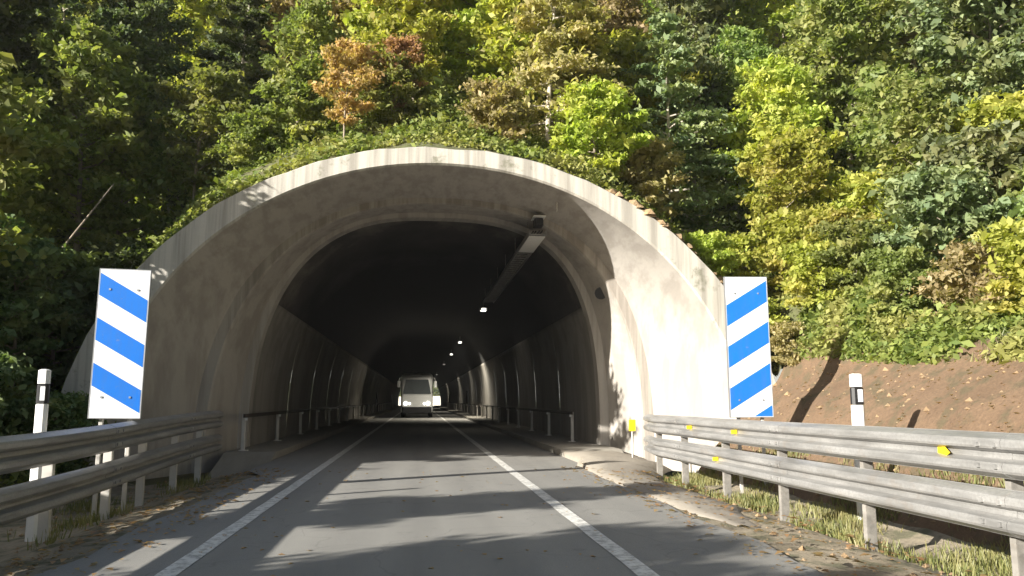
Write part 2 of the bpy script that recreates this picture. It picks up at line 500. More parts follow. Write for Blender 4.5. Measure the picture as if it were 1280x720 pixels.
mb.build('crumbling_edge', M['rock'], portal)

tun = empty('tunnel', (0, YB, 0))
tag(tun, 'long dark tunnel bore with pale lower walls and black vault', 'tunnel')
full = arch(4.9, 6.66, .28, 2.6, 0, 96, nr=3.1)
sp = 4.12
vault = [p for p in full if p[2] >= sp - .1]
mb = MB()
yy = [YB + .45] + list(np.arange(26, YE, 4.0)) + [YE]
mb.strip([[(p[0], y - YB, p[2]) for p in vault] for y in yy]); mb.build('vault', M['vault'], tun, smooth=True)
for s in (-1, 1):
    side = [p for p in full if p[2] <= sp + .02 and (p[0] - .28) * s > 0]
    if s > 0: side = side[::-1]
    # sort bottom -> top, add a lip at the top edge
    side = sorted(side, key=lambda p: p[2])
    top = side[-1]
    prof = [(.28 + (p[0] - .28) * .985, p[2]) for p in side] + [(.28 + (top[0] - .28) * 1.0, top[2] + .01)]
    mb = MB()
    # panels 6 m long with a narrow recess between them
    y = YB + .42
    while y < YE - 1:
        y2 = min(y + 5.96, YE)
        mb.strip([[(px, y - YB, pz) for px, pz in prof], [(px, y2 - YB, pz) for px, pz in prof]])
        mb.strip([[(.28 + (px - .28) * 1.002, y2 - .02 - YB, pz) for px, pz in prof], [(.28 + (px - .28) * 1.002, y2 + .06 - YB, pz) for px, pz in prof]], 1)
        y = y2 + .04
    mb.build('side_wall', [M['wall_panel'], M['rail_dark']], tun, smooth=True)
# dark niches in the side walls
for s in (-1, 1):
    for y in ((88, 136) if s < 0 else (84, 132)):
        mb = MB(); x = .28 + s * 4.72
        mb.box((x, y - YB, 1.2), (.14, 1.6, 2.3)); mb.build('niche_door', M['rail_dark'], tun)
# exit mouth
mb = MB()
mb.strip([[(p[0], YE - YB - .02, p[2]) for p in arch(4.84, 6.55, .28, 2.6, 0)], [(p[0], YE - YB + 6, p[2]) for p in arch(5.0, 6.8, .28, 2.4, 0)],
          [(p[0], YE - YB + 6, p[2]) for p in arch(9, 8.4, .28, 2.2, 0)], [(p[0], YE - YB + 1, p[2]) for p in arch(9.2, 8.6, .28, 2.2, 0)]])
mb.build('exit_mouth', M['concrete'], tun, smooth=False)

# ------------------------------------------------------------------ world beyond the exit
mb = MB(); rr = []
for y in np.linspace(198, 300, 30):
    xx = 11 - 22 * float(ss(198, 300, y))
    rr.append([(xx, y, -.5), (xx, y, 2.5), (xx + .4, y, 2.52), (xx + .45, y, -.5)])
mb.strip(rr)
tag(mb.build('retaining_wall', M['concrete_rim']), 'pale sunlit retaining wall seen small through the far tunnel exit', 'wall')
V, F = grid('h', np.linspace(-260, 260, 40), np.linspace(300, 700, 30), lambda X, Y: -.6 + ss(300, 420, Y) * 9.5 * ss(17, 7, X) + wob(X * .05, Y * .05) * .5 * ss(300, 360, Y), None)
o = link('far_hill', fast_mesh('far_hill', V, F, M['soil'], True)); tag(o, kind='structure')
t = empty('street_lamp', (3.6, 215, 0)); tag(t, 'slim white lamp post standing beyond the far tunnel exit', 'street lamp')
mb = MB(); mb.tube([(0, 0, -.4), (0, 0, 6.6), (-.3, 0, 7.1), (-1.4, 0, 7.3)], [.16, .11, .08, .07]); mb.build('pole', M['white_plastic'], t)
mb = MB(); mb.box((-1.75, 0, 7.3), (.8, .3, .14), bevel=.05); mb.build('lamp_head', M['white_plastic'], t)

# ------------------------------------------------------------------ guardrails
def wprof():
    # W-beam section, (depth toward road, height), 0.32 m high
    pts = [(-.005, -.16), (.0, -.155), (.02, -.148), (.09, -.118), (.1, -.1), (.1, -.065), (.09, -.048), (.006, -.022), (.0, 0),
           (.006, .022), (.09, .048), (.1, .065), (.1, .1), (.09, .118), (.02, .148), (0, .155), (-.005, .16)]
    return pts
def guardrail(name, path, side, label, posts, hz=(1.0 - .06, .50), ph=1.1, postmat=None, reflect=(), ground=-.35, spl=0.0):
    """path: function t -> (x, dz), side: +1 the road lies toward -x"""
    y0, y1 = path['y0'], path['y1']
    root = empty(name, (path['x'](y0), y0, 0)); tag(root, label, 'guardrail', 'guardrails beside the road')
    ox, oy = path['x'](y0), y0
    for h in hz:
        mb = MB(); rr = []
        for y in np.arange(y0, y1 + .01, .5):
            x = path['x'](y); dz = path['z'](y)
            rr.append([(x - side * d * 1.05 - ox, y - oy, h + dz + v * 1.15) for d, v in wprof()])
        mb.strip(rr)
        # the overlapping splice plates and their bolts
        y = y0 + 1.2
        while y < y1 - .4:
            x, dz = path['x'](y), path['z'](y)
            rr = [[(path['x'](q) - side * (d * 1.05 + .007) - ox, q - oy, h + path['z'](q) + v * 1.15) for d, v in wprof()] for q in (y, y + .32)]
            mb.strip(rr)
            for q in (y + .06, y + .26):
                for v in (-.085, .085):
                    mb.box((path['x'](q) - side * .115 - ox, q - oy, h + path['z'](q) + v), (.03, .035, .035))
            y += 4.0
        o = mb.build('beam', M['galv'], root)
        md = o.modifiers.new('solid', 'SOLIDIFY'); md.thickness = .004
    for y in posts:
        x, dz = path['x'](y), path['z'](y)
        mb = MB(); s = side
        # C-section post with lips
        X = x + s * .13 - ox
        mb.box((X, y - oy, (ph + ground) / 2 + dz), (.10, .012, ph - ground))
        mb.box((X - s * .05, y - oy + .03, (ph + ground) / 2 + dz), (.012, .07, ph - ground))
        mb.box((X + s * .05, y - oy + .03, (ph + ground) / 2 + dz), (.012, .07, ph - ground))
        p = mb.build('post', postmat or M['galv_dull'], root)
        for h in hz:
            mb = MB(); mb.box((x + s * .04 - ox, y - oy, h + dz), (.078, .09, .2), bevel=.01); mb.build('spacer', M['galv_dull'], p)
    for (y, h, sc, kind) in reflect:
        x, dz = path['x'](y), path['z'](y)
        mb = MB(); X = x - side * .012 - ox
        # folded triangular reflector sitting in the fold of the beam
        q = .085 * sc; P0 = [(X, y - oy + .06 * sc, h + dz - q), (X, y - oy + .06 * sc, h + dz + q), (X - side * .05, y - oy - .12 * sc, h + dz - .01)]
        P1 = [(p[0] + side * .012, p[1] + .01, p[2]) for p in P0]
        if kind: mb.box((X - side * .045, y - oy, h + dz), (.09, .012, .06)); mb.box((X - side * .045, y - oy - .008, h + dz), (.06, .006, .035))
        else: mb.add(P0 + P1, [(0, 1, 2), (5, 4, 3), (0, 2, 5, 3), (2, 1, 4, 5), (1, 0, 3, 4)], 0)
        mb.build('reflector', [M['yellow'], M['orange']], root)
    return root
pr = {'x': lambda y: 4.72 + .28 * float(ss(15.5, 17.4, y)), 'z': lambda y: .03 * float(ss(12, 4, y)) - .02 * float(ss(14, 17.4, y)), 'y0': .8, 'y1': 17.45}
guardrail('guardrail', pr, 1, 'pale double beam steel guardrail with yellow reflectors right of the road', [1.9, 3.9, 6.15, 8.35, 10.4, 12.4, 14.4, 16.4], (.93, .48),
          1.08, reflect=[(6.85, .93, 1.35, 0), (11.6, .93, .8, 1), (13.6, .93, .8, 1), (12.4, .48, .8, 1)])
pl = {'x': lambda y: -4.05 - .2 * float(ss(8, 17, y)) - .05 * float(ss(16, 18.2, y)), 'z': lambda y: .13 * float(ss(8, 18, y)) - .06, 'y0': 2.2, 'y1': 18.2}
guardrail('guardrail', pl, -1, 'dull double beam steel guardrail on pale posts left of the road', [3.9, 5.9, 7.9, 9.9, 11.85, 13.4, 15.3, 17.1], (.92, .42),
          1.02, postmat=M['post_white'], ground=-.42)

# railings inside the tunnel
def railing(x, y0, n, step, label, s):
    root = empty('railing', (x, y0, .15)); tag(root, label, 'railing', 'railings along the tunnel walkways')
    mb = MB(); mb.box((-s * .03, (n - 1) * step / 2, .86), (.05, (n - 1) * step + .5, .09), bevel=.01); mb.build('rail', M['rail_dark'], root)
    for k in range(n):
        mb = MB(); mb.box((.02 * s, k * step, .44), (.09, .11, .90), bevel=.015); mb.box((0, k * step, .012), (.2, .2, .024))
        p = mb.build('post', M['post_white'], root)
        mb = MB(); mb.box((-s * .045, k * step - .075, .78), (.06, .04, .07)); mb.build('reflector', M['white_plastic'], p)
railing(-4.30, 20.9, 26, 4.9, 'dark topped railing with pale posts along the left tunnel wall', -1)
railing(4.62, 24.2, 25, 4.4, 'dark topped railing with pale posts along the right tunnel wall', 1)

# ------------------------------------------------------------------ striped marker panels
def clip(poly, f):
    out = []
    for i in range(len(poly)):
        a, b = poly[i], poly[(i + 1) % len(poly)]
        fa, fb = f(a), f(b)
        if fa >= 0: out.append(a)
        if fa * fb < 0:
            t = fa / (fa - fb); out.append((a[0] + (b[0] - a[0]) * t, a[1] + (b[1] - a[1]) * t))
    return out
def marker(x, y, rz, w, z0, z1, slope, offs, label, zg, tilt=0):
    root = empty('marker_panel', (x, y, zg), rz); tag(root, label, 'marker panel', 'striped panels beside the tunnel mouth')
    root.rotation_euler[1] = tilt
    h0, h1 = z0 - zg, z1 - zg
    mb = MB(); mb.box((0, 0, (h0 + h1) / 2), (w, .03, h1 - h0), 0, bevel=.0)
    mb.box((0, .026, h0 + .3), (w - .06, .022, .06), 1); mb.box((0, .026, h1 - .3), (w - .06, .022, .06), 1)
    for sx_ in (-1, 1):      # folded rim and rivets
        mb.box((sx_ * (w / 2 + .006), .008, (h0 + h1) / 2), (.012, .05, h1 - h0 + .024), 1)
        mb.box((0, .008, (h0 if sx_ < 0 else h1) + sx_ * .006), (w, .05, .012), 1)
        for hz_ in (.3, (h1 - h0) - .3):
            mb.box((sx_ * w * .28, -.02, h0 + hz_), (.028, .012, .028), 1)
    bw = (h1 - h0) / 6.55
    for k in offs:
        c = h1 + k * bw
        rect = [(-w / 2 + .008, h0 + .008), (w / 2 - .008, h0 + .008), (w / 2 - .008, h1 - .008), (-w / 2 + .008, h1 - .008)]
        line = lambda p: p[1] - slope * p[0]
        q = clip(rect, lambda p: (c) - line(p)); q = clip(q, lambda p: line(p) - (c - bw)) if len(q) > 2 else q
        if len(q) > 2:
            mb.add([(p[0], -.0172, p[1]) for p in q], [tuple(range(len(q)))], 2)
    o = mb.build('panel', [M['sign_white'], M['sign_back'], M['sign_blue']], root)
    for s in (-1, 1):
        mb = MB(); mb.box((s * w * .28, .075, (h1 - .1) / 2), (.06, .05, h1 - .1), bevel=.008); mb.build('post', M['post_white'], root)
marker(-4.45, 12.5, R(4), .70, 1.14, 3.34, -.58, (-.75, -2.75, -4.75), 'blue and white striped panel behind the left guardrail, stripes falling to the right', -.32, R(.6))
marker(5.98, 14.0, R(-3), .78, 1.10, 3.64, .60, (-.75, -2.7, -4.65, -6.6), 'blue and white striped panel before the right portal wall, stripes rising to the right', -.25, R(-.4))

# ------------------------------------------------------------------ delineator posts
def delineator(x, y, zg, zt, label, w=.15):
    root = empty('delineator_post', (x, y, zg)); tag(root, label, 'delineator post', 'delineator posts behind the guardrails')
    h = zt - zg
    mb = MB(); mb.box((0, 0, (h - .42) / 2), (w, .1, h - .42), bevel=.03); mb.box((0, 0, h - .09), (w, .1, .18), bevel=.03)
    mb.build('body', M['white_plastic'], root)
    mb = MB(); mb.box((0, 0, h - .30), (w + .002, .102, .24), bevel=.03); b = mb.build('black_band', M['black'], root)
    mb = MB(); mb.box((w * .12, -.054, h - .30), (w * .4, .008, .17)); mb.build('reflector', M['sign_white'], b)
delineator(-4.62, 10.6, -.32, 1.78, 'white delineator post with black band left of the striped panel', .135)
delineator(6.0, 10.5, -.2, 1.76, 'white delineator post with black band before the brown earth bank', .17)

# ------------------------------------------------------------------ tunnel lamps, cable ladder and devices
lamp0 = None
def ceiling_lamp(y, label):
    root = empty('tunnel_lamp', (3.02, y, 5.62)); tag(root, label, 'lamp', 'lamps along the tunnel vault')
    mb = MB(); mb.box((0, 0, .08), (.34, .62, .12), bevel=.03); mb.tube([(0, -.2, .12), (0, -.2, .5)], .015); mb.tube([(0, .2, .12), (0, .2, .5)], .015)
    mb.build('housing', M['galv_dull'], root)
    mb = MB(); mb.box((0, 0, .012), (.24, .5, .02)); mb.box((0, -.315, .07), (.2, .008, .06)); mb.build('diffuser', M['lamp'] if y < 80 else M['lamp_dim'], root)
    return root
ords = ['first', 'second', 'third', 'fourth', 'fifth', 'sixth', 'seventh', 'eighth', 'ninth', 'tenth', 'eleventh', 'twelfth', 'thirteenth', 'fourteenth', 'fifteenth', 'sixteenth', 'seventeenth', 'eighteenth', 'nineteenth', 'twentieth']
ly = [38, 60, 76, 98, 138]  # far pair added to brighten the deep walls, second one boosted for the coach
for k, y in enumerate(ly):
    ceiling_lamp(y, '%s %s lamp under the dark vault, counted from the tunnel mouth' % (ords[k], 'lit' if y < 80 else 'added faint'))
    ld = bpy.data.lights.new('lamp_light', 'AREA'); ld.energy = {38: 3, 60: 150, 76: 20}.get(y, 40); ld.spread = R(130); ld.size = .4; ld.color = (1, .93, .78)
    lo_ = bpy.data.objects.new('lamp_light', ld); COL.objects.link(lo_); lo_.location = (3.02, y, 5.59)
    lo_.parent = None
# cable ladder
root = empty('cable_ladder', (3.08, 20.6, 5.8)); tag(root, 'galvanised cable ladder hung along the right of the tunnel vault', 'cable ladder')
mb = MB()
for s in (-1, 1): mb.box((s * .22, 7.6, 0), (.03, 15.2, .11))
mb.build('side_rail', M['galv'], root)
mb = MB(); mb.box((0, 1.3, -.075), (.44, 2.3, .02), bevel=.004); mb.build('cover_plate', M['white_plastic'], root)
for k in range(38):
    mb = MB(); mb.box((0, .2 + k * .4, -.02), (.41, .08, .04)); mb.build('rung', M['galv'], root)
mb = MB()
for x in (-.12, -.05, .04, .12): mb.tube([(x, .05 + 1.6 * k, .045 + .012 * math.sin(k * 2 + x * 9)) for k in range(10)], .022, 6)
mb.build('cable', M['black'], root)
for k in range(6):
    mb = MB(); mb.tube([(-.2, .6 + 2.8 * k, .05), (-.2, .6 + 2.8 * k, .75)], .012, 6); mb.tube([(.2, .6 + 2.8 * k, .05), (.2, .6 + 2.8 * k, .5)], .012, 6)
    mb.build('hanger', M['galv_dull'], root)
# camera at the head of the ladder
root = empty('traffic_camera', (3.05, 20.35, 6.0)); tag(root, 'small white hooded camera hung from the vault where the cables start', 'camera')
mb = MB(); mb.box((0, 0, 0), (.22, .42, .2), bevel=.03); mb.build('body', M['black'], root)
mb = MB(); mb.box((0, -.05, .125), (.32, .56, .03), bevel=.01); mb.build('hood', M['white_plastic'], root)
mb = MB(); mb.tube([(0, 0, .1), (0, 0, .6)], .02, 8); mb.build('bracket', M['galv_dull'], root)
# chain hanging from the rim
root = empty('hanging_chain', (3.25, 18.6, 6.55)); tag(root, 'thin rusty chain hanging from the flared arch beside the camera', 'chain')
mb = MB()
for k in range(16): mb.tube([(.01 * (k % 2), 0, -.04 * k), (-.01 * (k % 2), 0, -.04 * k - .05)], .012, 5)
mb.build('chain_links', M['post_white'], root)
# small loudspeaker on the right wall
root = empty('loudspeaker', (5.02, 21.6, 4.45)); tag(root, 'small dark horn loudspeaker on a white plate, right tunnel wall edge', 'loudspeaker')
mb = MB(); mb.box((.02, 0, 0), (.05, .3, .62), bevel=.01); mb.build('plate', M['white_plastic'], root)
mb = MB(); mb.tube([(-.02, 0, -.1), (-.08, -.12, -.12), (-.12, -.36, -.16), (-.13, -.42, -.17)], [.05, .06, .14, .17], 14); mb.build('horn', M['black'], root)
# yellow plates on the portal wall
for (x, y, z, lb) in ((4.93, 18.35, .82, 'small yellow plate on the concrete where the right guardrail begins'),):
    root = empty('wall_plate', (x, y, z)); tag(root, lb, 'plate')
    mb = MB(); mb.box((0, -.0, 0), (.16, .02, .26), bevel=.005); mb.build('plate_face', M['yellow'], root)
    mb = MB(); mb.tube([(0, .02, -.9), (0, .02, .12)], .02, 6); mb.build('stake', M['post_white'], root)

# ------------------------------------------------------------------ coach deep in the tunnel
M['coach_white'] = simple('white_coach_paint', (.84, .85, .84), .35, 0, .06, 2)
M['coach_glass'] = simple('coach_glass', (.06, .07, .075), .12, 0, .1)
M['headlight'] = lamp_mat(2.0); M['headlight'].name = 'lit_headlight'
root = empty('coach', (-.12, 64, .012)); tag(root, 'white coach with lit headlights deep in the tunnel before its bright exit', 'coach')
def rrect(w, z0, z1, y, r=.28, taper=.0):
    out = []
    for cx_, cz_, a0 in ((w - r, z1 - r, 0), (-w + r, z1 - r, 90), (-w + r * .4, z0 + r * .4, 180), (w - r * .4, z0 + r * .4, 270)):
        rr0 = r if a0 < 180 else r * .4
        for k in range(5):
            a = R(a0 + k * 22.5)
            out.append((cx_ + rr0 * math.cos(a), y, cz_ + rr0 * math.sin(a)))
    return out
mb = MB()
secs = [rrect(1.12, .6, 2.9, .02, .5), rrect(1.17, .55, 3.15, .13, .45), rrect(1.24, .45, 3.36, .45, .36), rrect(1.27, .4, 3.5, 1.2), rrect(1.27, .4, 3.5, 10.6), rrect(1.2, .5, 3.4, 11)]
mb.strip(secs, closed=True)
n_ = len(secs[0]); mb.add(secs[0], [tuple(range(n_))]); mb.add(secs[-1], [tuple(range(n_ - 1, -1, -1))])
mb.build('body', M['coach_white'], root, smooth=False)
mb = MB(); mb.add([(-1.1, -.03, 1.86), (1.1, -.03, 1.86), (.88, .0, 2.98), (-.88, .0, 2.98), (-1.1, .2, 1.86), (1.1, .2, 1.86), (.88, .2, 2.98), (-.88, .2, 2.98)],
    [(0, 1, 2, 3), (0, 4, 5, 1), (3, 2, 6, 7), (1, 5, 6, 2), (0, 3, 7, 4)])
ws = mb.build('windscreen', M['coach_glass'], root)
for sx_ in (-1, 1):
    mb = MB(); mb.tube([(sx_ * .1, -.045, 1.9), (sx_ * .62, -.035, 2.4)], .014, 5); mb.build('wiper', M['black'], ws)
    mb = MB(); mb.box((sx_ * 1.272, 5.9, 2.35), (.02, 9.2, 1.0)); mb.build('side_window', M['coach_glass'], root)
    mb = MB(); mb.tube([(sx_ * 1.15, .3, 3.15), (sx_ * 1.36, -.1, 3.1), (sx_ * 1.42, -.2, 2.9)], .03, 6); mb.box((sx_ * 1.43, -.2, 2.62), (.22, .12, .5), bevel=.04)
    mb.build('mirror', M['coach_white'], root)
    mb = MB(); mb.tube([(sx_ * .88, .05, 1.12), (sx_ * .88, -.03, 1.12)], [.16, .13], 16); mb.tube([(sx_ * .58, .05, 1.1), (sx_ * .58, -.02, 1.1)], [.09, .08], 12)
    mb.build('headlight', M['headlight'], root)
    for yw in (2.4, 8.2):
        mb = MB(); mb.tube([(sx_ * .98, yw, .47), (sx_ * 1.26, yw, .47)], .48, 20); wl = mb.build('wheel', M['black'], root)
        mb = MB(); mb.tube([(sx_ * 1.2, yw, .47), (sx_ * 1.268, yw, .47)], .27, 16); mb.build('rim', M['galv'], wl)
mb = MB(); mb.box((0, .07, .62), (2.3, .2, .46), bevel=.04); mb.build('bumper', M['black'], root)

# ------------------------------------------------------------------ vegetation
def leaf_quads(P, size, up=.6, rs=None, elong=1.7, aniso=None):
    """one folded-free rhombic leaf per point"""
    rs = rs or rng
    n = len(P)
    nrm = rs.normal(size=(n, 3)); nrm /= np.linalg.norm(nrm, axis=1, keepdims=True)
    nrm[:, 2] = np.abs(nrm[:, 2])
    nrm = nrm * (1 - up) + np.array([0, 0, 1]) * up
    nrm /= np.linalg.norm(nrm, axis=1, keepdims=True)
    t = rs.normal(size=(n, 3)); t -= (t * nrm).sum(1, keepdims=True) * nrm
    t /= np.linalg.norm(t, axis=1, keepdims=True)
    b = np.cross(nrm, t)
    s = (size * np.clip(np.exp(rs.normal(0, .42, n)), .35, 2.1) * .86)[:, None]
    l = s * .5 * math.sqrt(elong); w = s * .5 / math.sqrt(elong)
    V = np.stack([P - t * l, P + b * w - t * l * .1 + nrm * w * .25, P + t * l - nrm * l * .25, P - b * w - t * l * .1 + nrm * w * .25], 1).reshape(-1, 3)
    F = np.arange(n * 4).reshape(-1, 4)
    return V, F

def make_tree(seed, h, rcrown, z0=.25, dens=1.0, leaf=.16, shape='round', flat=.35, trunk_r=.10, bark='bark', limbs=34, lean=0.0):
    """returns (wood mesh, crown leaf points) in local space"""
    rs = np.random.default_rng(seed)
    mb = MB()
    nseg = 9
    ph = rs.uniform(0, 6, 2)
    def tr(t):
        return np.array([lean * h * t + .035 * h * math.sin(t * 4 + ph[0]) * t, .035 * h * math.sin(t * 3.3 + ph[1]) * t, h * t])
    mb.tube([(0, 0, -.5)] + [tuple(tr(i / nseg)) for i in range(nseg + 1)], [trunk_r * 1.35] + [trunk_r * (1 - .9 * (i / nseg) ** .9) + .008 for i in range(nseg + 1)], 8)
    pts = []
    az = rs.uniform(0, 6)
    for i in range(limbs):
        t = z0 + (1 - z0) * (i + rs.uniform(0, .8)) / limbs
        t = min(t, .985)
        az += 2.4 + rs.uniform(-.5, .5)
        u = (t - z0) / (1 - z0)
        if shape == 'round': ln = rcrown * (math.sin(PI * min(1, .12 + u * .86)) ** .6) * rs.uniform(.65, 1.15); el = .15 + .75 * u
        elif shape == 'cone': ln = rcrown * (1.02 - u) ** .8 * rs.uniform(.7, 1.1) + .15; el = -.02 + .3 * u
        else: ln = rcrown * (.55 + .6 * math.sin(PI * u)) * rs.uniform(.5, 1.2); el = .35 + .7 * u
        base = tr(t)
        d = np.array([math.cos(az) * math.cos(el), math.sin(az) * math.cos(el), math.sin(el)])
        side = np.array([-math.sin(az), math.cos(az), 0])
        P = [base]
        for k in range(1, 5):
            q = k / 4
            P.append(base + d * ln * q + side * ln * .12 * math.sin(q * 3 + az) + np.array([0, 0, -.10 * ln * q * q]))
        r0 = trunk_r * (1 - .85 * t) * .45 + .006
        mb.tube([tuple(p) for p in P], [r0 * (1 - .8 * k / 4) + .003 for k in range(5)], 5, cap=False)
        # side twigs carrying flat leaf sprays
        nt_ = max(3, int(5 * ln / 1.2 + 2))
        for j in range(nt_):
            q = .25 + .75 * (j + rs.uniform(0, .9)) / nt_
            q = min(q, 1)
            k = min(3, int(q * 4)); f = q * 4 - k
            b0 = P[k] * (1 - f) + P[k + 1] * f
            sgn = 1 if j % 2 else -1
            tw = ln * .38 * (1.15 - q * .6) * rs.uniform(.6, 1.2)
            dd = d * .7 + side * sgn * .8 + np.array([0, 0, rs.uniform(-.1, .2)]); dd /= np.linalg.norm(dd)
            e = b0 + dd * tw
            mb.tube([tuple(b0), tuple(e)], [r0 * .35 + .003, .003], 4, cap=False)
            n = int(46 * dens * rs.uniform(.5, 1.4))
            a = rs.uniform(0, 1, n)[:, None]
            c = b0 * (1 - a) + e * a
            sp_ = max(.16, tw * .42)
            c = c + rs.normal(size=(n, 3)) * np.array([sp_, sp_, sp_ * flat])
            pts.append(c)
    return mb, np.concatenate(pts), leaf

PROTO = {}
def proto(key, mats, **k):
    mb, P, leaf = make_tree(**k)
    me = bpy.data.meshes.new('trunk'); me.from_pydata(mb.v, [], mb.f)
    me.materials.append(M[k.get('bark', 'bark')]); me.polygons.foreach_set('use_smooth', [True] * len(mb.f)); me.update()
    V, F = leaf_quads(P, leaf, .18, np.random.default_rng(k['seed'] + 99))
    cr = {}
    for mk in mats:
        cr[mk] = fast_mesh('crown', V, F, LM[mk])
    PROTO[key] = (me, cr, k['h'])
proto('round_a', ['green', 'yellowgreen', 'dark', 'autumn', 'bluegreen', 'straw'], seed=1, h=7.5, rcrown=2.5, limbs=44, leaf=.17, dens=1.15)
proto('round_b', ['green', 'yellowgreen', 'dark', 'autumn', 'bluegreen', 'straw'], seed=2, h=8.5, rcrown=2.3, z0=.18, limbs=48, leaf=.16, dens=1.1, lean=.04)
proto('tall', ['green', 'yellowgreen', 'dark', 'straw', 'bluegreen'], seed=3, h=10.5, rcrown=2.4, z0=.3, limbs=52, leaf=.18, shape='oval', trunk_r=.13, dens=1.2)
proto('cone', ['green', 'yellowgreen', 'dark', 'straw', 'bluegreen'], seed=4, h=7.5, rcrown=2.3, z0=.12, limbs=46, leaf=.13, shape='cone', flat=.14, trunk_r=.085, bark='bark_pale', dens=.95)
proto('sapling', ['green', 'yellowgreen', 'dark', 'autumn', 'straw'], seed=5, h=4.6, rcrown=1.5, z0=.2, limbs=26, leaf=.14, trunk_r=.05, shape='oval', dens=.9)
proto('bush_a', ['green', 'yellowgreen', 'dark', 'bluegreen', 'straw'], seed=6, h=2.4, rcrown=1.45, z0=.06, limbs=26, leaf=.13, trunk_r=.04, dens=1.3)
proto('bush_b', ['green', 'yellowgreen', 'dark', 'bluegreen', 'straw'], seed=8, h=1.7, rcrown=1.3, z0=.05, limbs=22, leaf=.11, trunk_r=.03, dens=1.3)

CAM_P = math.atan(.14); CAM_W = math.atan(.117 * math.cos(CAM_P)); CAM_H = 1.4
def bearing(x, y): return math.degrees(math.atan2(x, y))
TREES = []
def plant(key, leafkey, x, y, s, rz=None, row='', desc=None, z=None):
    TREES.append(dict(key=key, leaf=leafkey, x=x, y=y, s=s, rz=rng.uniform(0, 6.28) if rz is None else rz, row=row, desc=desc, z=z))

rr_ = random.Random(5)
def rowof(y, x0, x1, step, keys, leafs, s0, s1, row, jy=.8):
    x = x0
    while x < x1:
        k = rr_.choice(keys); lf = rr_.choice(leafs(x) if callable(leafs) else leafs)
        if lf not in PROTO[k][1]: lf = 'green'
        plant(k, lf, x + rr_.uniform(-.35, .35) * step, y + rr_.uniform(-jy, jy), rr_.uniform(s0, s1), row=row)
        x += step * rr_.uniform(.8, 1.2)
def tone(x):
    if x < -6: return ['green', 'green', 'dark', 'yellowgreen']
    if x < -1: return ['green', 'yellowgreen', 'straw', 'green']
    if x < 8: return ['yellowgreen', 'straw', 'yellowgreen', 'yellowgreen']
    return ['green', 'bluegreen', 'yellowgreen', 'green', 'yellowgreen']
# above the arch
rowof(20.3, -7.5, 8.5, 2.3, ['bush_a', 'bush_b', 'bush_b'], tone, .6, .95, 'just above the arch', .5)
rowof(23.2, -9.5, 11, 3.0, ['sapling', 'sapling', 'cone'], tone, .8, 1.1, 'behind the bushes above the arch', .7)
rowof(27.5, -13, 17, 3.1, ['round_a', 'round_b', 'cone'], tone, .75, 1.0, 'in the middle of the wooded slope', 1.2)
rowof(33, -17, 30, 3.5, ['round_a', 'round_b', 'tall'], tone, .85, 1.1, 'high on the wooded slope', 1.3)
rowof(40, -21, 37, 4.3, ['round_b', 'tall', 'round_a'], tone, .95, 1.2, 'along the top of the view', 1.5)
# particular ones
plant('cone', 'straw', 3.7, 22.6, .95, row='special', desc='slender straw coloured tree with level branches right above the arch crown')
plant('sapling', 'autumn', -1.95, 19.7, .55, row='special', desc='small orange brown autumn tree above the left of the arch')
plant('sapling', 'autumn', -.75, 20.3, .48, row='special', desc='thinner orange tinted tree right of the autumn tree above the arch')
plant('round_a', 'yellowgreen', 7.2, 25.5, .8, row='special', desc='bright yellow green tree above the right shoulder of the arch')
plant('sapling', 'yellowgreen', 10.6, 21.0, .9, row='special', desc='slim light green tree with bare pale stem above right striped panel')
# left slope beside the portal
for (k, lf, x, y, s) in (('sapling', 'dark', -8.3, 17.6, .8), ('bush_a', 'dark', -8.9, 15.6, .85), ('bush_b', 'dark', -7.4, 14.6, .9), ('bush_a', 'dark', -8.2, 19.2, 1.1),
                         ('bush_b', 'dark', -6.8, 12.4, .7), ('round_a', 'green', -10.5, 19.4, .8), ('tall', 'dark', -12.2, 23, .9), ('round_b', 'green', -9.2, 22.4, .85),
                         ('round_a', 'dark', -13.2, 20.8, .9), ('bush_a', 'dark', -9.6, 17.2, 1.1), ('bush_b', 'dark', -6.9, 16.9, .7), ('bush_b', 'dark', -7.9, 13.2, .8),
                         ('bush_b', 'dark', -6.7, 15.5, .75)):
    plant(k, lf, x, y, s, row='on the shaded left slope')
# right slope over the earth bank
for (k, lf, x, y, s) in (('bush_a', 'bluegreen', 10.6, 14.9, .95), ('bush_a', 'bluegreen', 12.0, 15.8, 1.1), ('bush_b', 'green', 9.5, 16.3, .8), ('bush_a', 'green', 12.6, 13.6, 1.0),
                         ('bush_b', 'yellowgreen', 9.6, 18.8, 1.0), ('bush_a', 'yellowgreen', 11.4, 18.6, .9), ('bush_b', 'straw', 9.9, 13.2, .75), ('bush_b', 'yellowgreen', 8.8, 20.6, .8),
                         ('bush_b', 'yellowgreen', 10.0, 11.6, .8), ('bush_b', 'yellowgreen', 8.9, 16.9, .75), ('bush_a', 'yellowgreen', 9.5, 17.4, .7), ('bush_b', 'straw', 8.3, 17.2, .5), ('bush_b', 'yellowgreen', 7.9, 18.2, .7), ('bush_b', 'yellowgreen', 7.0, 18.5, .6), ('bush_a', 'green', 11.6, 12.0, .9), ('bush_b', 'green', 9.4, 14.6, .65), ('bush_a', 'yellowgreen', 13.6, 16.6, 1.1)):
    plant(k, lf, x, y, s, row='over the brown earth bank')
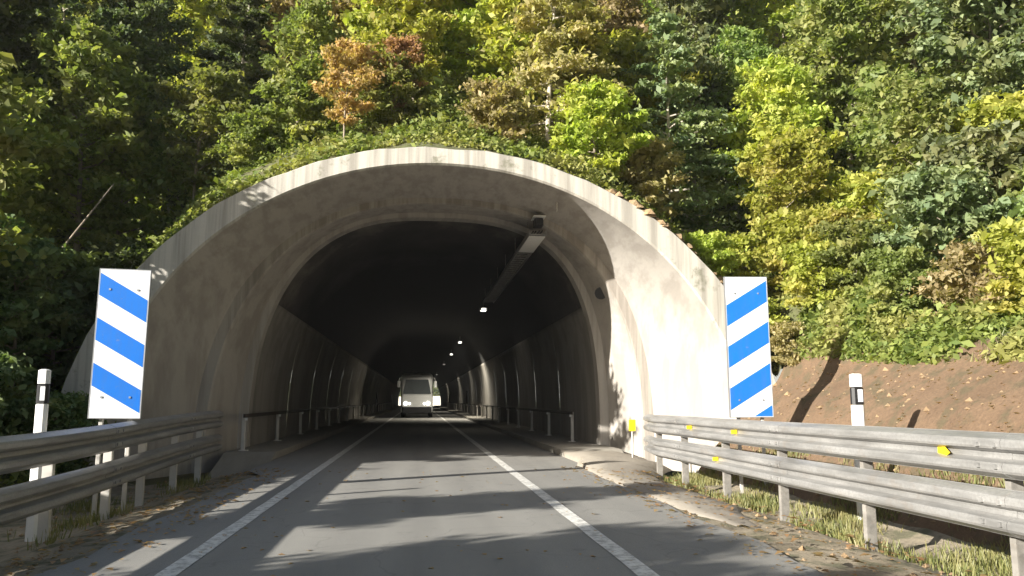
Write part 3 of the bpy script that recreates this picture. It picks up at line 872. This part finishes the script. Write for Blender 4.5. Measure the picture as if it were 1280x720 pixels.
for (k, lf, x, y, s) in (('round_a', 'bluegreen', 15.2, 18.6, .85), ('sapling', 'green', 13.3, 20.6, 1.0), ('round_b', 'green', 17.5, 21.5, .95), ('round_a', 'green', 14.2, 24.4, .9),
                         ('cone', 'bluegreen', 18.6, 17.4, .9), ('sapling', 'yellowgreen', 16.2, 15.4, .9), ('tall', 'green', 20.5, 24, .95), ('round_b', 'green', 21.5, 19.8, .9),
                         ('round_a', 'yellowgreen', 11.2, 23.6, .75), ('round_a', 'green', 23.5, 27.5, 1.0), ('round_b', 'yellowgreen', 26.5, 24.5, 1.0), ('round_a', 'straw', 19.2, 28.0, .95),
                         ('sapling', 'straw', 17.8, 14.2, .9), ('round_a', 'green', 24.0, 21.0, .9), ('sapling', 'green', 12.0, 17.2, .8), ('sapling', 'yellowgreen', 9.4, 19.6, .8)):
    plant(k, lf, x, y, s, row='on the sunny right slope')
# trees beside the camera on the left bank, mostly out of the frame; they shade the road
for (k, lf, x, y, s) in (('bush_a', 'green', -8.6, -6.5, 1.15), ('bush_a', 'green', -9.4, -4.3, 1.1), ('bush_a', 'dark', -8.8, -2.2, 1.2), ('bush_a', 'green', -8.4, .1, 1.05), ('bush_b', 'green', -9.0, 1.7, 1.0),
                         ('sapling', 'green', -12.5, -7.0, .9), ('bush_a', 'green', -10.8, 1.0, 1.1), ('sapling', 'green', -8.9, -1.0, .72), ('bush_b', 'green', -10.8, 5.2, 1.0), ('sapling', 'green', -9.6, 5.6, .62),
                         ('sapling', 'green', -9.4, 15.4, 1.25)):
    plant(k, lf, x, y, s, row='on the left bank before the panel')

DESC = {'round_a': 'bushy %s tree', 'round_b': 'leaning %s tree', 'tall': 'tall %s tree', 'cone': 'level branched %s tree', 'sapling': 'slim young %s tree', 'bush_a': 'tall %s bush', 'bush_b': 'low %s bush'}
TONE = {'green': 'mid green', 'yellowgreen': 'yellow green', 'dark': 'dark green', 'autumn': 'orange brown', 'bluegreen': 'bluish green', 'straw': 'straw coloured'}
groups = {}
for t in TREES: groups.setdefault((t['row'], t['key'], t['leaf']), []).append(t)
for g in groups.values():
    g.sort(key=lambda t: bearing(t['x'], t['y']))
    for i, t in enumerate(g):
        if t['desc']: t['label'] = t['desc']; continue
        d = DESC[t['key']] % TONE[t['leaf']]
        t['label'] = (d + ' ' + t['row']) if len(g) == 1 else '%s %s, %s from the left' % (d, t['row'], ords[i])
for t in TREES:
    me, cr, h = PROTO[t['key']]
    isb = t['key'].startswith('bush')
    z = (Z(t['x'], t['y']) if t['z'] is None else t['z']) - .05
    root = empty('bush' if isb else 'tree', (t['x'], t['y'], z), t['rz'])
    root.scale = (t['s'],) * 3
    tag(root, t['label'], 'bush' if isb else 'tree', 'bushes around the tunnel mouth' if isb else 'trees on the wooded hillside')
    a = bpy.data.objects.new('stem' if isb else 'trunk', me); COL.objects.link(a); a.parent = root
    b = bpy.data.objects.new('foliage' if isb else 'crown', cr[t['leaf']]); COL.objects.link(b); b.parent = root

# bare leaning trunk on the left
root = empty('dead_tree', (-9.6, 19.0, Z(-9.6, 19.0) - .1)); tag(root, 'bare pale trunk leaning to the right on the dark left slope', 'dead tree')
mb = MB(); mb.tube([(0, 0, 0), (.7, -.1, 1.3), (1.5, -.1, 2.6), (2.5, 0, 4.2)], [.05, .04, .03, .012], 8); mb.build('trunk', M['bark'], root, smooth=True)

# background wood higher up: one mass
pts = []
rs = np.random.default_rng(21)
for i in range(230):
    x = rs.uniform(-46, 58); y = rs.uniform(46, 74)
    z = Z(x, y); r = rs.uniform(1.6, 2.8); hh = rs.uniform(5, 9)
    n = 1100
    q = rs.normal(size=(n, 3)); q /= np.linalg.norm(q, axis=1, keepdims=True)
    q *= rs.uniform(.55, 1.05, n)[:, None] ** .6
    cl = np.sin(q[:, 0] * 5 + i) * np.sin(q[:, 1] * 5 + 2 * i) * np.sin(q[:, 2] * 6)
    q = q * (1 + .25 * cl[:, None])
    pts.append(q * np.array([r, r, hh * .48]) + np.array([x, y, z + hh * .5]))
P = np.concatenate(pts)
V, F = leaf_quads(P, .42, .4, rs)
tag(link('woodland', fast_mesh('woodland', V, F, LM['green'])), 'thick far off green wood closing the top of the slope', 'wood', kind='stuff')

# far wooded hillside beyond the exit
xx = rs.uniform(-60, 60, 26000); yy2 = rs.uniform(305, 420, 26000)
zz = -.6 + ss(300, 420, yy2) * 9.5 * ss(17, 7, xx) + rs.uniform(0, 2.6, 26000) * ss(22, 10, xx)
V, F = leaf_quads(np.stack([xx, yy2, zz], 1), 1.5, .4, rs)
tag(link('far_wood', fast_mesh('far_wood', V, F, LM['dark'])), 'dark wood seen through the far tunnel exit', 'wood', kind='stuff')

# low undergrowth over the slopes
def scatter(n, x0, x1, y0, y1, hmax, rs, keep=None):
    x = rs.uniform(x0, x1, n); y = rs.uniform(y0, y1, n)
    d = np.sin(x * 2.1 + y) + np.sin(y * 2.7 - x * .8) + np.sin(x * .7 + y * 1.9 + 2) + rs.normal(size=n) * .8
    k = d > -1.0
    if keep is not None: k &= keep(x, y)
    x, y, d = x[k], y[k], d[k]
    z = np.where(y > YF + .1, H(x, y), bank(x, y))
    z = z + rs.uniform(0, 1, len(x)) ** 1.5 * hmax * (.35 + .3 * np.clip(d, 0, 3))
    return np.stack([x, y, z], 1)
P = np.concatenate([
    scatter(42000, 8.3, 10.5, 6, YF + .6, .5, rs),
    scatter(130000, -14, 16, YF + .6, 27, .5, rs),
    scatter(110000, 8.7, 22, 8, YF + .6, .55, rs),
    scatter(22000, 6.4, 10.5, YF + .2, 21, .5, rs, lambda x, y: ((x - CX) / (RO_A + .3)) ** 2 + 0 > .25),
    scatter(50000, -20, -6.5, 7, YF + .6, .5, rs),
    scatter(60000, -22, 30, 27, 46, .8, rs)])
V, F = leaf_quads(P, .10, .25, rs)
P2 = np.concatenate([scatter(200000, -32, 44, 25, 60, 1.8, rs), scatter(30000, -30, -11, 9, 26, 1.0, rs), scatter(30000, 11, 34, 12, 26, 1.0, rs)])
V2, F2 = leaf_quads(P2, .19, .2, rs)
F = np.concatenate([F, F2 + len(V)]); V = np.concatenate([V, V2])
tag(link('undergrowth', fast_mesh('undergrowth', V, F, LM['cover'])), 'loose green undergrowth covering the slopes around the portal', 'undergrowth', kind='stuff')

# grass blades on verge, bank top and portal shoulders
def blades(P, h, rs):
    n = len(P)
    az = rs.uniform(0, 6.28, n); hh = h * rs.uniform(.4, 1.2, n); w = .006 + hh * .03
    dx, dy = np.cos(az), np.sin(az)
    la = rs.uniform(0, 6.28, n); lean = hh * rs.uniform(.1, .6, n)
    b0 = P + np.stack([dx * w, dy * w, -0.02 + 0 * w], 1); b1 = P - np.stack([dx * w, dy * w, 0.02 + 0 * w], 1)
    top = P + np.stack([np.cos(la) * lean, np.sin(la) * lean, hh], 1)
    t0 = top + np.stack([dx * w * .2, dy * w * .2, 0 * w], 1); t1 = top - np.stack([dx * w * .2, dy * w * .2, 0 * w], 1)
    V = np.stack([b0, t0, t1, b1], 1).reshape(-1, 3)
    return V, np.arange(n * 4).reshape(-1, 4)
def tufts(n, x0, x1, y0, y1, thr, rs):
    x = rs.uniform(x0, x1, n); y = rs.uniform(y0, y1, n)
    d = np.sin(x * 3.1 + y * 1.3) + np.sin(y * 2.2 - x * 2.8 + 1) + np.sin(x * 7 + y * 5.1) * .6 + rs.normal(size=n) * .5
    k = d > thr
    x, y = x[k], y[k]
    return np.stack([x, y, np.where(y > YF + .1, H(x, y), bank(x, y))], 1)
P = np.concatenate([tufts(16000, -6.4, -3.9, 5, 18, 1.1, rs), tufts(30000, 4.7, 6.8, 2, 17.3, .2, rs), 
                    tufts(9000, 8.3, 10.5, 7, YF, .8, rs)])
V, F = blades(P, .13, rs)
tag(link('grass', fast_mesh('grass', V, F, LM['grass'])), 'dry yellow green grass along the verges and the bank', 'grass', kind='stuff')
# small stones on verge and apron, clods on the earth bank
mb = MB()
rk = random.Random(9)
for i in range(900):
    c = rk.random()
    if c < .3: x, y = rk.uniform(-5.5, -3.1), rk.uniform(6, 18)
    elif c < .55: x, y = rk.uniform(3.4, 5.6), rk.uniform(5, 17)
    else: x, y = rk.uniform(6.2, 8.9), rk.uniform(7, 17.4)
    s = rk.uniform(.015, .05) * (1.8 if c >= .55 and rk.random() < .3 else 1)
    z = float(bank(x, y)) + (.13 if 3.4 < x < 4.6 and y > 9.5 else 0) * 0
    a = rk.uniform(0, 6)
    vs = [(x + s * math.cos(a + k * PI / 2) * rk.uniform(.7, 1.2), y + s * math.sin(a + k * PI / 2) * rk.uniform(.7, 1.2), z) for k in range(4)]
    vs += [(x + rk.uniform(-.3, .3) * s, y + rk.uniform(-.3, .3) * s, z + s * rk.uniform(.5, .9)), (x, y, z - s * .5)]
    mb.add(vs, [(0, 1, 4), (1, 2, 4), (2, 3, 4), (3, 0, 4), (1, 0, 5), (2, 1, 5), (3, 2, 5), (0, 3, 5)])
tag(mb.build('gravel', M['rock']), 'loose stones and clods scattered on verges and earth bank', 'gravel', kind='stuff')

# thin haze volume, added in place of glare to lift the dark foliage
hm = bpy.data.materials.new('haze'); hm.use_nodes = True; hn = hm.node_tree
hn.nodes.remove(hn.nodes['Principled BSDF'])
pv = hn.nodes.new('ShaderNodeVolumePrincipled'); pv.inputs['Density'].default_value = .0003; pv.inputs['Color'].default_value = (.95, .97, 1, 1)
hn.links.new(pv.outputs[0], hn.nodes['Material Output'].inputs['Volume'])
mb = MB(); mb.box((10, 300, 28), (5000, 5000, 60))
ho = mb.build('haze', hm); tag(ho, 'thin pale haze added to soften the dark foliage', 'haze', kind='stuff')
P = []
for (x0, x1, n) in ((-3.9, -2.5, 900), (3.0, 4.6, 900), (-2.4, 3, 160), (6.2, 8.6, 700)):
    x = rs.uniform(x0, x1, n); y = rs.uniform(4, 17.2, n)
    P.append(np.stack([x, y, np.where(np.abs(x) < 3.4, .016, bank(x, y) + .012) + np.where((x > 3.4) & (x < 4.6), .09, 0)], 1))
V, F = leaf_quads(np.concatenate(P), .055, .93, rs)
tag(link('leaf_litter', fast_mesh('leaf_litter', V, F, LM['autumn'])), 'fallen brown leaves scattered along the road edges', 'leaf litter', kind='stuff')
# ------------------------------------------------------------------ camera, light, render
cam = bpy.data.cameras.new('camera'); co = bpy.data.objects.new('camera', cam); COL.objects.link(co)
cam.sensor_width = 36; cam.lens = 36 * 1000 / 1280; cam.clip_start = .05; cam.clip_end = 6000
co.location = (0, 0, CAM_H); co.rotation_euler = (PI / 2 + CAM_P, 0, -CAM_W)
SC.camera = co

EL = R(18.5); DX, DY = 1.85, 1.0
nrm = math.hypot(DX, DY); DX /= nrm; DY /= nrm
d = Vector((DX * math.cos(EL), DY * math.cos(EL), -math.sin(EL)))
sun = bpy.data.lights.new('sun', 'SUN'); sun.energy = 5.0; sun.angle = R(.5); sun.color = (1, .95, .86)
so = bpy.data.objects.new('sun', sun); COL.objects.link(so); so.rotation_euler = d.to_track_quat('-Z', 'Y').to_euler()
w = bpy.data.worlds.new('World'); SC.world = w; w.use_nodes = True
nt = w.node_tree; bg = nt.nodes['Background']
sky = nt.nodes.new('ShaderNodeTexSky'); sky.sky_type = 'NISHITA'; sky.sun_disc = False
sky.sun_elevation = EL; sky.sun_rotation = math.atan2(-DX, -DY); sky.dust_density = 2.0
nt.links.new(sky.outputs[0], bg.inputs[0]); bg.inputs[1].default_value = .05
SC.view_settings.view_transform = 'Standard'; SC.view_settings.look = 'None'
SC.view_settings.exposure = 1.42; SC.view_settings.gamma = 1
SC.render.engine = 'CYCLES'
cy = SC.cycles
cy.use_denoising = True
try: cy.denoiser = 'OPENIMAGEDENOISE'
except Exception: pass
cy.max_bounces = 8; cy.diffuse_bounces = 3; cy.glossy_bounces = 2; cy.transmission_bounces = 3; cy.transparent_max_bounces = 4
cy.sample_clamp_indirect = 6; cy.volume_bounces = 0
